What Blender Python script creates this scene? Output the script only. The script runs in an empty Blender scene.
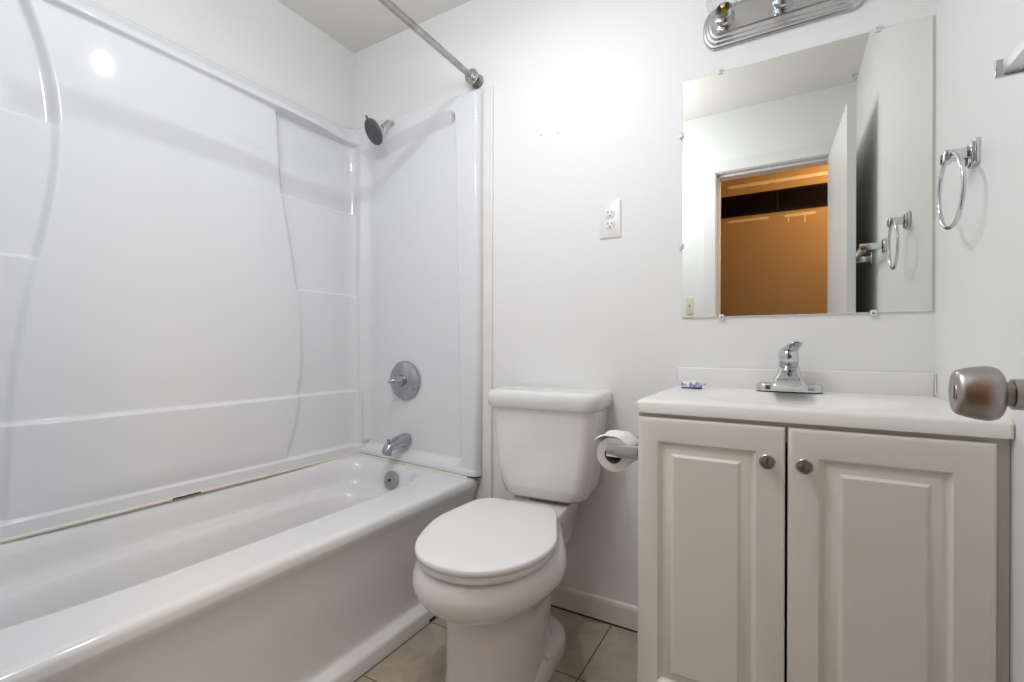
import bpy, bmesh, math, random
import numpy as np
from mathutils import Vector, Matrix

random.seed(7)
S = bpy.context.scene
COL = S.collection
PI = math.pi

# ------------------------------------------------------------------ camera
F_PX, PSI, ROLL, SH = 465.47, 0.5273, -0.0034, 6.03
CAM = Vector((1.854, -1.609, 0.977))
cd = bpy.data.cameras.new('camera')
cd.sensor_fit = 'HORIZONTAL'
cd.sensor_width = 36.0
cd.lens = 36.0 * F_PX / 1024.0
cd.shift_y = SH / 1024.0
cd.clip_start = 0.01
cam = bpy.data.objects.new('camera', cd)
COL.objects.link(cam)
cam.matrix_world = (Matrix.Translation(CAM) @ Matrix.Rotation(PSI, 4, 'Z')
                    @ Matrix.Rotation(PI / 2, 4, 'X') @ Matrix.Rotation(-ROLL, 4, 'Z'))
S.camera = cam

# ------------------------------------------------------------------ world, lights, exposure
w = bpy.data.worlds.new('world')
S.world = w
w.use_nodes = True
w.node_tree.nodes['Background'].inputs[0].default_value = (1, 1, 1, 1)
w.node_tree.nodes['Background'].inputs[1].default_value = 0.02
S.view_settings.view_transform = 'Standard'
S.view_settings.look = 'None'
S.view_settings.gamma = 1.0
S.view_settings.use_curve_mapping = False
S.view_settings.exposure = 0.14


def area(name, loc, size, power, color, rot=(0, 0, 0), shape='DISK'):
    l = bpy.data.lights.new(name, 'AREA')
    l.shape = shape
    l.size = size
    l.energy = power
    l.color = color
    o = bpy.data.objects.new(name, l)
    COL.objects.link(o)
    o.location = loc
    o.rotation_euler = rot
    return o


area('ceiling_lamp', (1.15, -0.74, 2.32), 0.030, 4.4, (0.935, 0.965, 1.0))


def globe(name, loc, power, color, size):
    l = bpy.data.lights.new(name, 'POINT')
    l.energy = power
    l.color = color
    l.shadow_soft_size = size
    o = bpy.data.objects.new(name, l)
    COL.objects.link(o)
    o.location = loc


globe('added_fill_light', (1.10, -1.10, 2.05), 11.5, (0.935, 0.965, 1.0), 0.09)  # soft fill added for more ambient light, not a fixture of the room
globe('hall_lamp', (2.55, -1.98, 2.30), 30.0, (1.0, 0.68, 0.40), 0.12)

# ------------------------------------------------------------------ materials
M = {}


def mat(name, col, rough=0.5, metal=0.0, spec=0.5, coat=0.0, bump=None, mottled=None):
    m = bpy.data.materials.new(name)
    m.use_nodes = True
    nt = m.node_tree
    b = nt.nodes['Principled BSDF']
    b.inputs['Base Color'].default_value = (*col, 1)
    b.inputs['Roughness'].default_value = rough
    b.inputs['Metallic'].default_value = metal
    b.inputs['Specular IOR Level'].default_value = spec
    b.inputs['Coat Weight'].default_value = coat
    b.inputs['Coat Roughness'].default_value = 0.05
    tc = None
    if bump or mottled:
        tc = nt.nodes.new('ShaderNodeTexCoord')
    if bump:
        scale, strength, dist = bump
        n = nt.nodes.new('ShaderNodeTexNoise')
        n.inputs['Scale'].default_value = scale
        n.inputs['Detail'].default_value = 3
        bp = nt.nodes.new('ShaderNodeBump')
        bp.inputs['Strength'].default_value = strength
        bp.inputs['Distance'].default_value = dist
        nt.links.new(tc.outputs['Object'], n.inputs['Vector'])
        nt.links.new(n.outputs['Fac'], bp.inputs['Height'])
        nt.links.new(bp.outputs['Normal'], b.inputs['Normal'])
    if mottled:
        scale, col2 = mottled
        n = nt.nodes.new('ShaderNodeTexNoise')
        n.inputs['Scale'].default_value = scale
        n.inputs['Detail'].default_value = 6
        r = nt.nodes.new('ShaderNodeValToRGB')
        r.color_ramp.elements[0].position = 0.35
        r.color_ramp.elements[0].color = (*col, 1)
        r.color_ramp.elements[1].position = 0.68
        r.color_ramp.elements[1].color = (*col2, 1)
        nt.links.new(tc.outputs['Object'], n.inputs['Vector'])
        nt.links.new(n.outputs['Fac'], r.inputs['Fac'])
        nt.links.new(r.outputs['Color'], b.inputs['Base Color'])
    M[name] = m
    return m


mat('wall_paint', (0.88, 0.88, 0.875), 0.5, bump=(9.0, 0.05, 0.02))
mat('ceiling_paint', (0.82, 0.80, 0.765), 0.8, bump=(60.0, 0.15, 0.004))
mat('trim_paint', (0.85, 0.85, 0.84), 0.3)
mat('batten_paint', (0.83, 0.81, 0.77), 0.35, mottled=(7.0, (0.86, 0.85, 0.84)))
mat('base_paint', (0.83, 0.80, 0.75), 0.4)
mat('door_paint', (0.84, 0.84, 0.85), 0.35)
mat('fiberglass', (0.80, 0.805, 0.825), 0.08)
mat('tub_enamel', (0.81, 0.81, 0.82), 0.13, coat=0.4)
mat('porcelain', (0.86, 0.85, 0.835), 0.10, coat=0.5)
mat('seat_plastic', (0.88, 0.87, 0.86), 0.22)
mat('caulk', (0.76, 0.68, 0.52), 0.5, mottled=(14.0, (0.85, 0.82, 0.74)))
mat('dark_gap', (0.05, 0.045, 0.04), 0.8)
mat('chrome', (0.66, 0.67, 0.69), 0.09, metal=1.0)
mat('dull_chrome', (0.55, 0.55, 0.56), 0.16, metal=1.0)
mat('worn_chrome', (0.34, 0.31, 0.29), 0.3, metal=1.0, mottled=(18.0, (0.52, 0.50, 0.48)))
mat('rust', (0.20, 0.13, 0.08), 0.7, mottled=(45.0, (0.45, 0.42, 0.38)))
mat('fixture_chrome', (0.44, 0.45, 0.48), 0.12, metal=1.0)
mat('satin', (0.85, 0.85, 0.86), 0.42, metal=1.0)
mat('caulk_white', (0.80, 0.76, 0.66), 0.7, mottled=(30.0, (0.86, 0.84, 0.79)))
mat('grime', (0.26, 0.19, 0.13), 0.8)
mat('nickel', (0.42, 0.39, 0.37), 0.33, metal=1.0)
mat('nickel_dark', (0.30, 0.26, 0.23), 0.32, metal=1.0)
mat('grey_plastic', (0.085, 0.085, 0.09), 0.38)
mat('grey_nozzle', (0.20, 0.20, 0.21), 0.5)
mat('cabinet', (0.85, 0.815, 0.745), 0.38)
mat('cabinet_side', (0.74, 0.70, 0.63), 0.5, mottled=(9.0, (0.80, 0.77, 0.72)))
mat('cultured_marble', (0.89, 0.875, 0.835), 0.28, spec=0.3)
mat('paper', (0.90, 0.89, 0.88), 0.9, bump=(220.0, 0.2, 0.002))
mat('paper_edge', (0.78, 0.74, 0.69), 0.95, bump=(300.0, 0.3, 0.002))
mat('cardboard', (0.20, 0.13, 0.08), 0.9)
mat('outlet_plastic', (0.87, 0.86, 0.84), 0.3)
mat('switch_plastic', (0.80, 0.74, 0.60), 0.35)
mat('black', (0.012, 0.012, 0.012), 0.5)
mat('hall_paint', (0.36, 0.205, 0.066), 0.42, bump=(30.0, 0.08, 0.01))
mat('hall_patch', (0.62, 0.47, 0.28), 0.6)
mat('vent_paint', (0.010, 0.0042, 0.003), 0.7, spec=0.1)
mat('hall_floor', (0.30, 0.19, 0.10), 0.5, mottled=(5.0, (0.36, 0.24, 0.13)))
mat('brass', (0.90, 0.70, 0.25), 0.35, metal=1.0)
mat('clip_plastic', (0.80, 0.82, 0.84), 0.08, spec=0.8)
mat('soap_white', (0.84, 0.83, 0.88), 0.3)
mat('soap_print', (0.20, 0.16, 0.42), 0.4)

# mirror
m = mat('mirror_glass', (0.84, 0.85, 0.81), 0.0, metal=1.0)


def soap_wrap():
    m = bpy.data.materials.new('soap_wrap')
    m.use_nodes = True
    nt = m.node_tree
    b = nt.nodes['Principled BSDF']
    b.inputs['Roughness'].default_value = 0.2
    tc = nt.nodes.new('ShaderNodeTexCoord')
    n = nt.nodes.new('ShaderNodeTexNoise')
    n.inputs['Scale'].default_value = 70
    n.inputs['Detail'].default_value = 2
    r = nt.nodes.new('ShaderNodeValToRGB')
    r.color_ramp.elements[0].position = 0.50
    r.color_ramp.elements[0].color = (0.80, 0.80, 0.86, 1)
    r.color_ramp.elements[1].position = 0.62
    r.color_ramp.elements[1].color = (0.24, 0.20, 0.50, 1)
    nt.links.new(tc.outputs['Object'], n.inputs['Vector'])
    nt.links.new(n.outputs['Fac'], r.inputs['Fac'])
    nt.links.new(r.outputs['Color'], b.inputs['Base Color'])
    M['soap_wrap'] = m


soap_wrap()


def thin_glass():
    m = bpy.data.materials.new('bulb_glass')
    m.use_nodes = True
    nt = m.node_tree
    nt.nodes.clear()
    out = nt.nodes.new('ShaderNodeOutputMaterial')
    mix = nt.nodes.new('ShaderNodeMixShader')
    tr = nt.nodes.new('ShaderNodeBsdfTransparent')
    tr.inputs[0].default_value = (0.94, 0.95, 0.95, 1)
    gl = nt.nodes.new('ShaderNodeBsdfGlossy')
    gl.inputs['Roughness'].default_value = 0.02
    lw = nt.nodes.new('ShaderNodeLayerWeight')
    lw.inputs['Blend'].default_value = 0.12
    nt.links.new(lw.outputs['Facing'], mix.inputs[0])
    nt.links.new(tr.outputs[0], mix.inputs[1])
    nt.links.new(gl.outputs[0], mix.inputs[2])
    nt.links.new(mix.outputs[0], out.inputs[0])
    M['bulb_glass'] = m


thin_glass()


def tile_floor():
    m = bpy.data.materials.new('floor_tile')
    m.use_nodes = True
    nt = m.node_tree
    L = nt.links.new
    b = nt.nodes['Principled BSDF']
    tc = nt.nodes.new('ShaderNodeTexCoord')
    mp = nt.nodes.new('ShaderNodeMapping')
    mp.inputs['Location'].default_value = (-1.335 + 0.3095 * 6, 0.325 + 0.3095 * 8, 0)
    L(tc.outputs['Object'], mp.inputs['Vector'])
    br = nt.nodes.new('ShaderNodeTexBrick')
    br.offset = 0.0
    br.offset_frequency = 2
    br.inputs['Scale'].default_value = 1.0
    br.inputs['Brick Width'].default_value = 0.3095
    br.inputs['Row Height'].default_value = 0.3095
    br.inputs['Mortar Size'].default_value = 0.0028
    br.inputs['Mortar Smooth'].default_value = 0.2
    # rows run along y so that columns of tile are staggered
    sep = nt.nodes.new('ShaderNodeSeparateXYZ')
    com = nt.nodes.new('ShaderNodeCombineXYZ')
    L(mp.outputs[0], sep.inputs[0])
    L(sep.outputs[1], com.inputs[0])
    L(sep.outputs[0], com.inputs[1])
    L(com.outputs[0], br.inputs['Vector'])
    n = nt.nodes.new('ShaderNodeTexNoise')
    n.inputs['Scale'].default_value = 9
    n.inputs['Detail'].default_value = 8
    n.inputs['Roughness'].default_value = 0.65
    n.inputs['Distortion'].default_value = 1.2
    L(tc.outputs['Object'], n.inputs['Vector'])
    r = nt.nodes.new('ShaderNodeValToRGB')
    r.color_ramp.elements[0].position = 0.3
    r.color_ramp.elements[0].color = (0.37, 0.30, 0.235, 1)
    r.color_ramp.elements[1].position = 0.72
    r.color_ramp.elements[1].color = (0.54, 0.465, 0.385, 1)
    L(n.outputs['Fac'], r.inputs['Fac'])
    mix = nt.nodes.new('ShaderNodeMix')
    mix.data_type = 'RGBA'
    L(br.outputs['Fac'], mix.inputs[0])
    L(r.outputs['Color'], mix.inputs[6])
    mix.inputs[7].default_value = (0.16, 0.11, 0.075, 1)
    L(mix.outputs[2], b.inputs['Base Color'])
    b.inputs['Roughness'].default_value = 0.36
    bp = nt.nodes.new('ShaderNodeBump')
    bp.invert = True
    bp.inputs['Strength'].default_value = 0.5
    bp.inputs['Distance'].default_value = 0.002
    L(br.outputs['Fac'], bp.inputs['Height'])
    L(bp.outputs['Normal'], b.inputs['Normal'])
    M['floor_tile'] = m


tile_floor()

# ------------------------------------------------------------------ mesh helpers


def obj(name, bm, material, parent=None, smooth=True, angle=40):
    bmesh.ops.recalc_face_normals(bm, faces=bm.faces[:])
    me = bpy.data.meshes.new(name)
    bm.to_mesh(me)
    bm.free()
    if isinstance(material, str):
        material = [material]
    for k in material:
        me.materials.append(M[k])
    if smooth:
        me.polygons.foreach_set('use_smooth', [True] * len(me.polygons))
        try:
            me.set_sharp_from_angle(angle=math.radians(angle))
        except Exception:
            pass
    o = bpy.data.objects.new(name, me)
    COL.objects.link(o)
    if parent:
        o.parent = parent
    return o


def thing(name, label, cat, loc=(0, 0, 0), rz=0.0, group=None):
    o = bpy.data.objects.new(name, None)
    o.empty_display_size = 0.05
    COL.objects.link(o)
    o.location = loc
    o.rotation_euler = (0, 0, rz)
    tag(o, label, cat, group)
    return o


def tag(o, label, cat, group=None):
    o['label'] = label
    o['category'] = cat
    if group:
        o['group'] = group
    return o


def struct(name, bm, m, smooth=False, label=None, cat=None):
    o = obj(name, bm, m, None, smooth)
    o['kind'] = 'structure'
    if label:
        tag(o, label, cat)
    return o


def box(bm, x0, x1, y0, y1, z0, z1, bev=0.0, seg=2, mi=0):
    t = bmesh.new()
    bmesh.ops.create_cube(t, size=1)
    for v in t.verts:
        v.co = Vector(((x0 + x1) / 2 + v.co.x * (x1 - x0), (y0 + y1) / 2 + v.co.y * (y1 - y0), (z0 + z1) / 2 + v.co.z * (z1 - z0)))
    if bev > 0:
        bmesh.ops.bevel(t, geom=t.edges[:], offset=bev, segments=seg, profile=0.5, affect='EDGES')
    for f in t.faces:
        f.material_index = mi
    merge(bm, t)
    return bm


def merge(bm, t, mtx=None):
    if mtx is not None:
        bmesh.ops.transform(t, matrix=mtx, verts=t.verts[:])
    me = bpy.data.meshes.new('tmp')
    t.to_mesh(me)
    t.free()
    bm.from_mesh(me)
    bpy.data.meshes.remove(me)


def frame_to(d, up=Vector((0, 0, 1))):
    d = Vector(d).normalized()
    if abs(d.dot(up)) > 0.99:
        up = Vector((0, 1, 0))
    x = up.cross(d).normalized()
    y = d.cross(x).normalized()
    return Matrix((x, y, d)).transposed()


def lathe(bm, prof, origin=(0, 0, 0), axis=(0, 0, 1), n=32, mi=0, sx=1.0, sy=1.0):
    """prof: list of (radius, distance along axis)"""
    R = frame_to(axis)
    o = Vector(origin)
    rings = []
    for r, h in prof:
        if r < 1e-6:
            rings.append([bm.verts.new(o + R @ Vector((0, 0, h)))])
        else:
            rings.append([bm.verts.new(o + R @ Vector((r * sx * math.cos(2 * PI * k / n), r * sy * math.sin(2 * PI * k / n), h))) for k in range(n)])
    skin(bm, rings, mi)
    return bm


def skin(bm, rings, mi=0, cap0=False, cap1=False):
    for a, b in zip(rings[:-1], rings[1:]):
        n = max(len(a), len(b))
        for k in range(n):
            k2 = (k + 1) % n
            if len(a) == 1:
                vs = [a[0], b[k], b[k2]]
            elif len(b) == 1:
                vs = [a[k], a[k2], b[0]]
            else:
                vs = [a[k], a[k2], b[k2], b[k]]
            f = bm.faces.new(vs)
            f.material_index = mi
    if cap0 and len(rings[0]) > 2:
        bm.faces.new(rings[0]).material_index = mi
    if cap1 and len(rings[-1]) > 2:
        bm.faces.new(rings[-1]).material_index = mi


def loops(bm, pts_list, mi=0, cap0=True, cap1=True):
    rings = [[bm.verts.new(p) for p in pts] for pts in pts_list]
    skin(bm, rings, mi, cap0, cap1)
    return rings


def tube(bm, pts, rad, n=14, mi=0, closed=False, cap=True):
    pts = [Vector(p) for p in pts]
    N = len(pts)
    rads = rad if isinstance(rad, (list, tuple)) else [rad] * N
    prev = None
    rings = []
    for i, p in enumerate(pts):
        a = pts[i - 1] if (i > 0 or closed) else p
        b = pts[(i + 1) % N] if (i < N - 1 or closed) else p
        t = (b - a).normalized()
        if prev is None:
            R = frame_to(t)
            x = R.col[0].copy()
        else:
            x = (prev - t * prev.dot(t)).normalized()
        y = t.cross(x)
        prev = x
        rings.append([bm.verts.new(p + rads[i] * (x * math.cos(2 * PI * k / n) + y * math.sin(2 * PI * k / n))) for k in range(n)])
    if closed:
        skin(bm, rings + [rings[0]], mi)
    else:
        skin(bm, rings, mi, cap, cap)
    return bm


def extrude_poly(bm, pts, vec, mi=0):
    a = [bm.verts.new(Vector(p)) for p in pts]
    b = [bm.verts.new(Vector(p) + Vector(vec)) for p in pts]
    skin(bm, [a, b], mi, True, True)
    return bm


def rrect(cx, cy, hx, hy, r, z, n=6):
    """rounded rectangle, counterclockwise; r may be (back, front) radii"""
    rb, rf = (r if isinstance(r, tuple) else (r, r))
    out = []
    for (sx, sy, a0, rr) in ((1, 1, 0, rb), (-1, 1, 90, rb), (-1, -1, 180, rf), (1, -1, 270, rf)):
        for k in range(n + 1):
            a = math.radians(a0 + 90 * k / n)
            out.append(Vector((cx + sx * (hx - rr) + rr * math.cos(a), cy + sy * (hy - rr) + rr * math.sin(a), z)))
    return out


def smooth01(t):
    t = np.clip(t, 0, 1)
    return t * t * (3 - 2 * t)


def grid_mesh(bm, P, mi=0):
    """P: array (rows, cols, 3)"""
    r, c, _ = P.shape
    V = [[bm.verts.new(P[i, j]) for j in range(c)] for i in range(r)]
    for i in range(r - 1):
        for j in range(c - 1):
            f = bm.faces.new([V[i][j], V[i][j + 1], V[i + 1][j + 1], V[i + 1][j]])
            f.material_index = mi
    return V


# ------------------------------------------------------------------ room shell
W, H, YD = 2.197, 2.44, -1.56
OX0, OX1, OZ = 1.492, 2.105, 2.062          # doorway
bm = bmesh.new()
box(bm, -0.12, W + 0.12, YD - 0.118, 0.12, -0.06, 0.0)
struct('floor', bm, 'floor_tile')
bm = bmesh.new()
box(bm, -0.12, W + 0.12, YD - 0.118, 0.12, H, H + 0.06)
struct('ceiling', bm, 'ceiling_paint')
bm = bmesh.new()
box(bm, -0.12, W + 0.12, 0.0, 0.10, 0, H)
struct('wall_back', bm, 'wall_paint')
bm = bmesh.new()
box(bm, -0.10, 0.0, YD - 0.118, 0.0, 0, H)
struct('wall_left', bm, 'wall_paint')
bm = bmesh.new()
box(bm, W, W + 0.10, YD - 0.118, 0.0, 0, H)
struct('wall_right', bm, 'wall_paint')
bm = bmesh.new()
box(bm, 0.0, OX0, YD - 0.118, YD, 0, H)
box(bm, OX1, W, YD - 0.118, YD, 0, H)
box(bm, OX0, OX1, YD - 0.118, YD, OZ, H)
struct('wall_front', bm, 'wall_paint')

# door casing around the doorway
bm = bmesh.new()
cw = 0.075
for (y0, y1) in ((YD, YD + 0.011),):
    box(bm, OX0 - cw, OX0 - 0.004, y0, y1, 0, OZ + 0.004, 0.003)
    box(bm, OX1 + 0.004, OX1 + 0.06, y0, y1, 0, OZ + 0.004, 0.003)
    box(bm, OX0 - cw, OX1 + 0.06, y0, y1, OZ + 0.004, OZ + cw, 0.003)
box(bm, OX0, OX0 + 0.013, YD - 0.118, YD - 0.04, 0, OZ, 0.002)
box(bm, OX0, OX1, YD - 0.118, YD - 0.04, OZ - 0.013, OZ, 0.002)
struct('trim_1', bm, 'trim_paint')

# baseboard on the back wall between toilet and vanity
bm = bmesh.new()
prof = [(0, 0), (-0.012, 0), (-0.012, 0.068), (-0.009, 0.078), (-0.004, 0.082), (0, 0.083)]
extrude_poly(bm, [(0.83, y, z) for y, z in prof], (0.725, 0, 0))
box(bm, 0.83, 1.555, -0.0135, -0.002, 0.0, 0.004, 0, mi=1)
struct('baseboard_back', bm, ['base_paint', 'dark_gap'])

bm = bmesh.new()
for hx_, hz_ in ((1.044, 1.796),):
    lathe(bm, [(0.0022, 0.0), (0.0022, 0.0006), (0, 0.0006)], (hx_, 0, hz_), (0, -1, 0), 10)
obj('nail_hole', bm, 'nickel_dark', bpy.data.objects['wall_back'])
bm = bmesh.new()
lathe(bm, [(0.002, 0.0), (0.002, 0.0006), (0, 0.0006)], (1.115, 0, 1.788), (0, -1, 0), 10)
obj('nail_hole', bm, 'nickel_dark', bpy.data.objects['wall_back'])

# vertical batten beside the surround
bm = bmesh.new()
box(bm, 0.785, 0.827, -0.011, 0, 0, 2.045, 0.003)
box(bm, 0.7785, 0.7848, -0.007, 0, 0.40, 1.55, 0.001, mi=1)
box(bm, 0.7785, 0.7848, -0.006, 0, 1.55, 2.04, 0.001)
struct('trim_2', bm, ['batten_paint', 'caulk'])

# hall beyond the doorway
HY = -2.43
bm = bmesh.new()
box(bm, 0.6, 3.4, HY - 0.1, HY, 0, H)
struct('wall_hall', bm, 'hall_paint')
pb = bmesh.new()


def streak(bm, x0, x1, z, h, seed):
    rnd = random.Random(seed)
    n = 22
    up, dn = [], []
    for i in range(n + 1):
        x = x0 + (x1 - x0) * i / n
        e = 0.35 if i in (0, n) else 1.0
        up.append((x, z + h * (0.5 + 0.15 * rnd.random()) * e))
        dn.append((x, z - h * (0.5 + 0.25 * rnd.random()) * e))
    pts = up + dn[::-1]
    extrude_poly(bm, [(x, HY + 0.0005, zz) for x, zz in pts], (0, 0.0012, 0))


streak(pb, 1.47, 2.22, 2.235, 0.022, 1)
streak(pb, 1.47, 1.76, 1.965, 0.014, 2)
streak(pb, 1.86, 2.06, 1.962, 0.016, 3)
streak(pb, 1.985, 1.995, 1.93, 0.05, 4)
streak(pb, 1.88, 1.89, 1.94, 0.04, 5)
patches = obj('paint_patch', pb, 'hall_patch', bpy.data.objects['wall_hall'], False)
bm = bmesh.new()
box(bm, 0.6, 3.4, HY, YD - 0.118, -0.06, 0)
struct('floor_hall', bm, 'hall_floor')
bm = bmesh.new()
box(bm, 0.6, 3.4, HY, YD - 0.118, H, H + 0.06)
struct('ceiling_hall', bm, 'ceiling_paint')
bm = bmesh.new()
box(bm, 0.5, 0.6, HY, YD - 0.118, 0, H)
struct('wall_hall_left', bm, 'hall_paint')
bm = bmesh.new()
box(bm, 3.4, 3.5, HY, YD - 0.118, 0, H)
struct('wall_hall_right', bm, 'hall_paint')

# ------------------------------------------------------------------ bathroom door (open against the right wall)
hx, hy = 2.104, -1.552
lx, ly = 2.0905, -0.888              # leading edge, room-facing corner
dl = math.hypot(2.066 - lx, hy - ly)
ang = math.atan2(ly - hy, lx - 2.068)
door = struct('door_1', bmesh.new(), 'door_paint', label='white flush bathroom door swung open against the right wall', cat='door')
bm = bmesh.new()
box(bm, 0, dl, -0.035, 0.0, 0.012, 2.045, 0.002)
bm.to_mesh(door.data)
bm.free()
door.location = (2.068, hy, 0)
door.rotation_euler = (0, 0, ang)
# local: +x towards the leading edge, +y towards the room (-x world)
KX, KZ = dl - 0.062, 0.931


def knob(sign, nm):
    bm = bmesh.new()
    ax = (0, sign, 0)
    y0 = 0.0 if sign > 0 else -0.035
    o = (KX, y0, KZ)
    lathe(bm, [(0, 0.0005), (0.031, 0.0005), (0.031, 0.004), (0.027, 0.008), (0.0175, 0.010), (0.0155, 0.012), (0.0155, 0.0345), (0.0, 0.0345)], o, ax, 40)
    lathe(bm, [(0, 0.034), (0.0125, 0.034), (0.0125, 0.044), (0, 0.044)] if sign > 0 else [(0, 0.010), (0.0125, 0.010), (0.0125, 0.02), (0, 0.02)], o, ax, 32, 1)
    k = 1.0 if sign > 0 else 0.72
    prof = [(0.0, 0.0300), (0.0175, 0.0300), (0.0225, 0.0315), (0.0262, 0.0355), (0.0278, 0.0410), (0.0283, 0.047),
            (0.0277, 0.056), (0.0263, 0.066), (0.0243, 0.0760), (0.0232, 0.0800), (0.0212, 0.0830), (0.0185, 0.0838), (0.0165, 0.0828),
            (0.0085, 0.0815), (0.0080, 0.0826), (0.0, 0.0828)]
    prof = [(r, 0.042 + (h - 0.030) * 0.68) for r, h in prof] if sign > 0 else [(r * 0.9, 0.018 + (h - 0.030) * k * 0.55) for r, h in prof]
    lathe(bm, prof, o, ax, 48)
    if sign > 0:
        box(bm, KX - 0.0022, KX + 0.0022, 0.0770, 0.0788, KZ - 0.007, KZ + 0.007, 0.0008)
    return obj(nm, bm, ['nickel', 'nickel_dark'], door)


knob(1, 'door_knob')
knob(-1, 'door_knob')
bm = bmesh.new()
box(bm, dl - 0.0005, dl + 0.0012, -0.030, -0.005, KZ - 0.028, KZ + 0.028, 0.0005)
box(bm, dl, dl + 0.009, -0.023, -0.012, KZ - 0.008, KZ + 0.008, 0.001)
obj('latch_plate', bm, 'nickel', door)
for hz in (0.25, 1.05, 1.82):
    bm = bmesh.new()
    tube(bm, [(-0.004, -0.040, hz - 0.04), (-0.004, -0.040, hz + 0.04)], 0.005, 12)
    box(bm, -0.0012, 0.0, -0.034, -0.004, hz - 0.04, hz + 0.04)
    obj('hinge', bm, 'nickel', door)

# ------------------------------------------------------------------ tub surround
sur = thing('tub_surround', 'glossy white moulded wall surround with curved corner shelves above the bathtub', 'shower surround', (0, 0, 0))


def crom(pts, z):
    """pts [(z, y)] ascending z -> interpolated y"""
    zs = np.array([p[0] for p in pts])
    ys = np.array([p[1] for p in pts])
    mth = np.gradient(ys, zs)
    z = np.clip(z, zs[0], zs[-1])
    i = np.clip(np.searchsorted(zs, z) - 1, 0, len(zs) - 2)
    h = zs[i + 1] - zs[i]
    t = (z - zs[i]) / h
    return ((2 * t**3 - 3 * t**2 + 1) * ys[i] + (t**3 - 2 * t**2 + t) * h * mth[i]
            + (-2 * t**3 + 3 * t**2) * ys[i + 1] + (t**3 - t**2) * h * mth[i + 1])


def shift_pts(raw, X):
    """the curves were measured on the plane x=.03; carry them to depth X along the sight lines"""
    k = (CAM.x - X) / (CAM.x - 0.03)
    return sorted([(CAM.z + (z - CAM.z) * k, CAM.y + (y - CAM.y) * k) for z, y in raw])


XC = 0.064
LC = shift_pts([(2.0, -1.185), (1.943, -1.164), (1.78, -1.118), (1.605, -1.100), (1.42, -1.110), (1.219, -1.142), (1.02, -1.172), (0.827, -1.191), (0.555, -1.203), (0.44, -1.203)], XC)
RC = shift_pts([(2.0, -0.432), (1.9, -0.423), (1.594, -0.400), (1.40, -0.362), (1.221, -0.333), (1.05, -0.313), (0.873, -0.312), (0.74, -0.332), (0.617, -0.355), (0.536, -0.382), (0.44, -0.41)], XC)

steps = [0.498, 0.509, 0.762, 1.228, 1.617, 1.948]
zr = set(np.round(np.linspace(0.4640, 2.035, 90), 4))
for s in steps:
    for d in (-0.022, -0.016, -0.011, -0.007, -0.004, -0.002, 0.0, 0.002, 0.004, 0.007, 0.011, 0.016, 0.022):
        zr.add(round(s + d, 4))
for d in (1.96, 1.97, 1.985, 1.99, 1.995, 2.0, 2.005, 2.01, 2.015, 2.02, 2.03):
    zr.add(d)
zr = np.array(sorted(zr))
zr = zr[np.insert(np.diff(zr) > 0.0011, 0, True)]
Y0, Y1 = -1.553, -0.0360


def cols(z):
    yl, yr = float(crom(LC, z)), float(crom(RC, z))
    off = [-0.026, -0.019, -0.016, -0.013, -0.010, -0.007, -0.004, -0.001, 0.003, 0.006, 0.014]
    c = list(np.linspace(Y0, yl - 0.045, 10)) + [yl + o for o in off] + list(np.linspace(yl + 0.04, yr - 0.04, 26)) + [yr - o for o in off[::-1]]
    c += list(np.linspace(yr + 0.05, -0.10, 8)) + [-0.09, -0.082, -0.076, -0.070, -0.064, -0.058, -0.052, -0.046, -0.041, Y1]
    return np.array(c), yl, yr


def tier(z, lv, wd=0.010):
    """lv: [(z_step, x_below, x_above)...] ascending"""
    x = lv[0][1]
    for zs, xb, xa in lv:
        x = x + (xa - xb) * float(smooth01((z - (zs - wd)) / (wd)))
    return x


P = np.zeros((len(zr), len(cols(1.0)[0]), 3))
for i, z in enumerate(zr):
    ys, yl, yr = cols(z)
    nic = tier(z, [(0.512, 0.084, 0.062), (0.770, 0.062, 0.046), (1.228, 0.051, 0.045), (1.617, 0.051, 0.043)], 0.010)
    # every shelf front leans a little: it grows outwards towards its top edge
    for (a, b_, g) in ((0.78, 1.218, 0.010), (1.236, 1.607, 0.010)):
        if a < z < b_:
            nic += 0.6 * g * ((z - a) / (b_ - a)) ** 2
    cen = tier(z, [(0.512, 0.084, 0.076), (0.770, 0.076, 0.060)], 0.011)
    for j, y in enumerate(ys):
        wl = float(smooth01((y - (yl - 0.018)) / 0.022))
        wr = float(smooth01(((yr + 0.026) - y) / 0.034))
        wt = wl * wr
        mid, half = (yl + yr) / 2, (yr - yl) / 2
        bulge = 0.010 * max(0.0, 1 - ((y - mid) / half) ** 2) * float(smooth01((z - 0.50) / 0.06))
        x = nic + (cen + bulge - nic) * wt
        # top lip
        lip = float(smooth01((z - 1.940) / 0.012))
        if lip > 0:
            xl = 0.086 - 0.026 * float(smooth01((z - 1.955) / 0.05))
            xl -= 0.012 * float(smooth01((z - 1.992) / 0.004)) + 0.014 * float(smooth01((z - 2.008) / 0.004)) + 0.022 * float(smooth01((z - 2.027) / 0.006))
            xl -= 0.022 * float(smooth01((y + 0.30) / 0.22)) * float(smooth01((2.0 - z) / 0.03))
            x = x + (xl - x) * lip
        # rounded vertical corner towards the end panel
        R = 0.050
        d = (y - (-0.036 - R))
        if d > 0:
            d = min(d, R)
            cov = R - math.sqrt(max(R * R - d * d, 0))
            x = x + cov * 0.85 * (1 - 0.0 * lip)
        P[i, j] = (max(x, 0.002), y, z)
bm = bmesh.new()
grid_mesh(bm, P)
obj('back_panel', bm, 'fiberglass', sur, angle=60)

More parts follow.
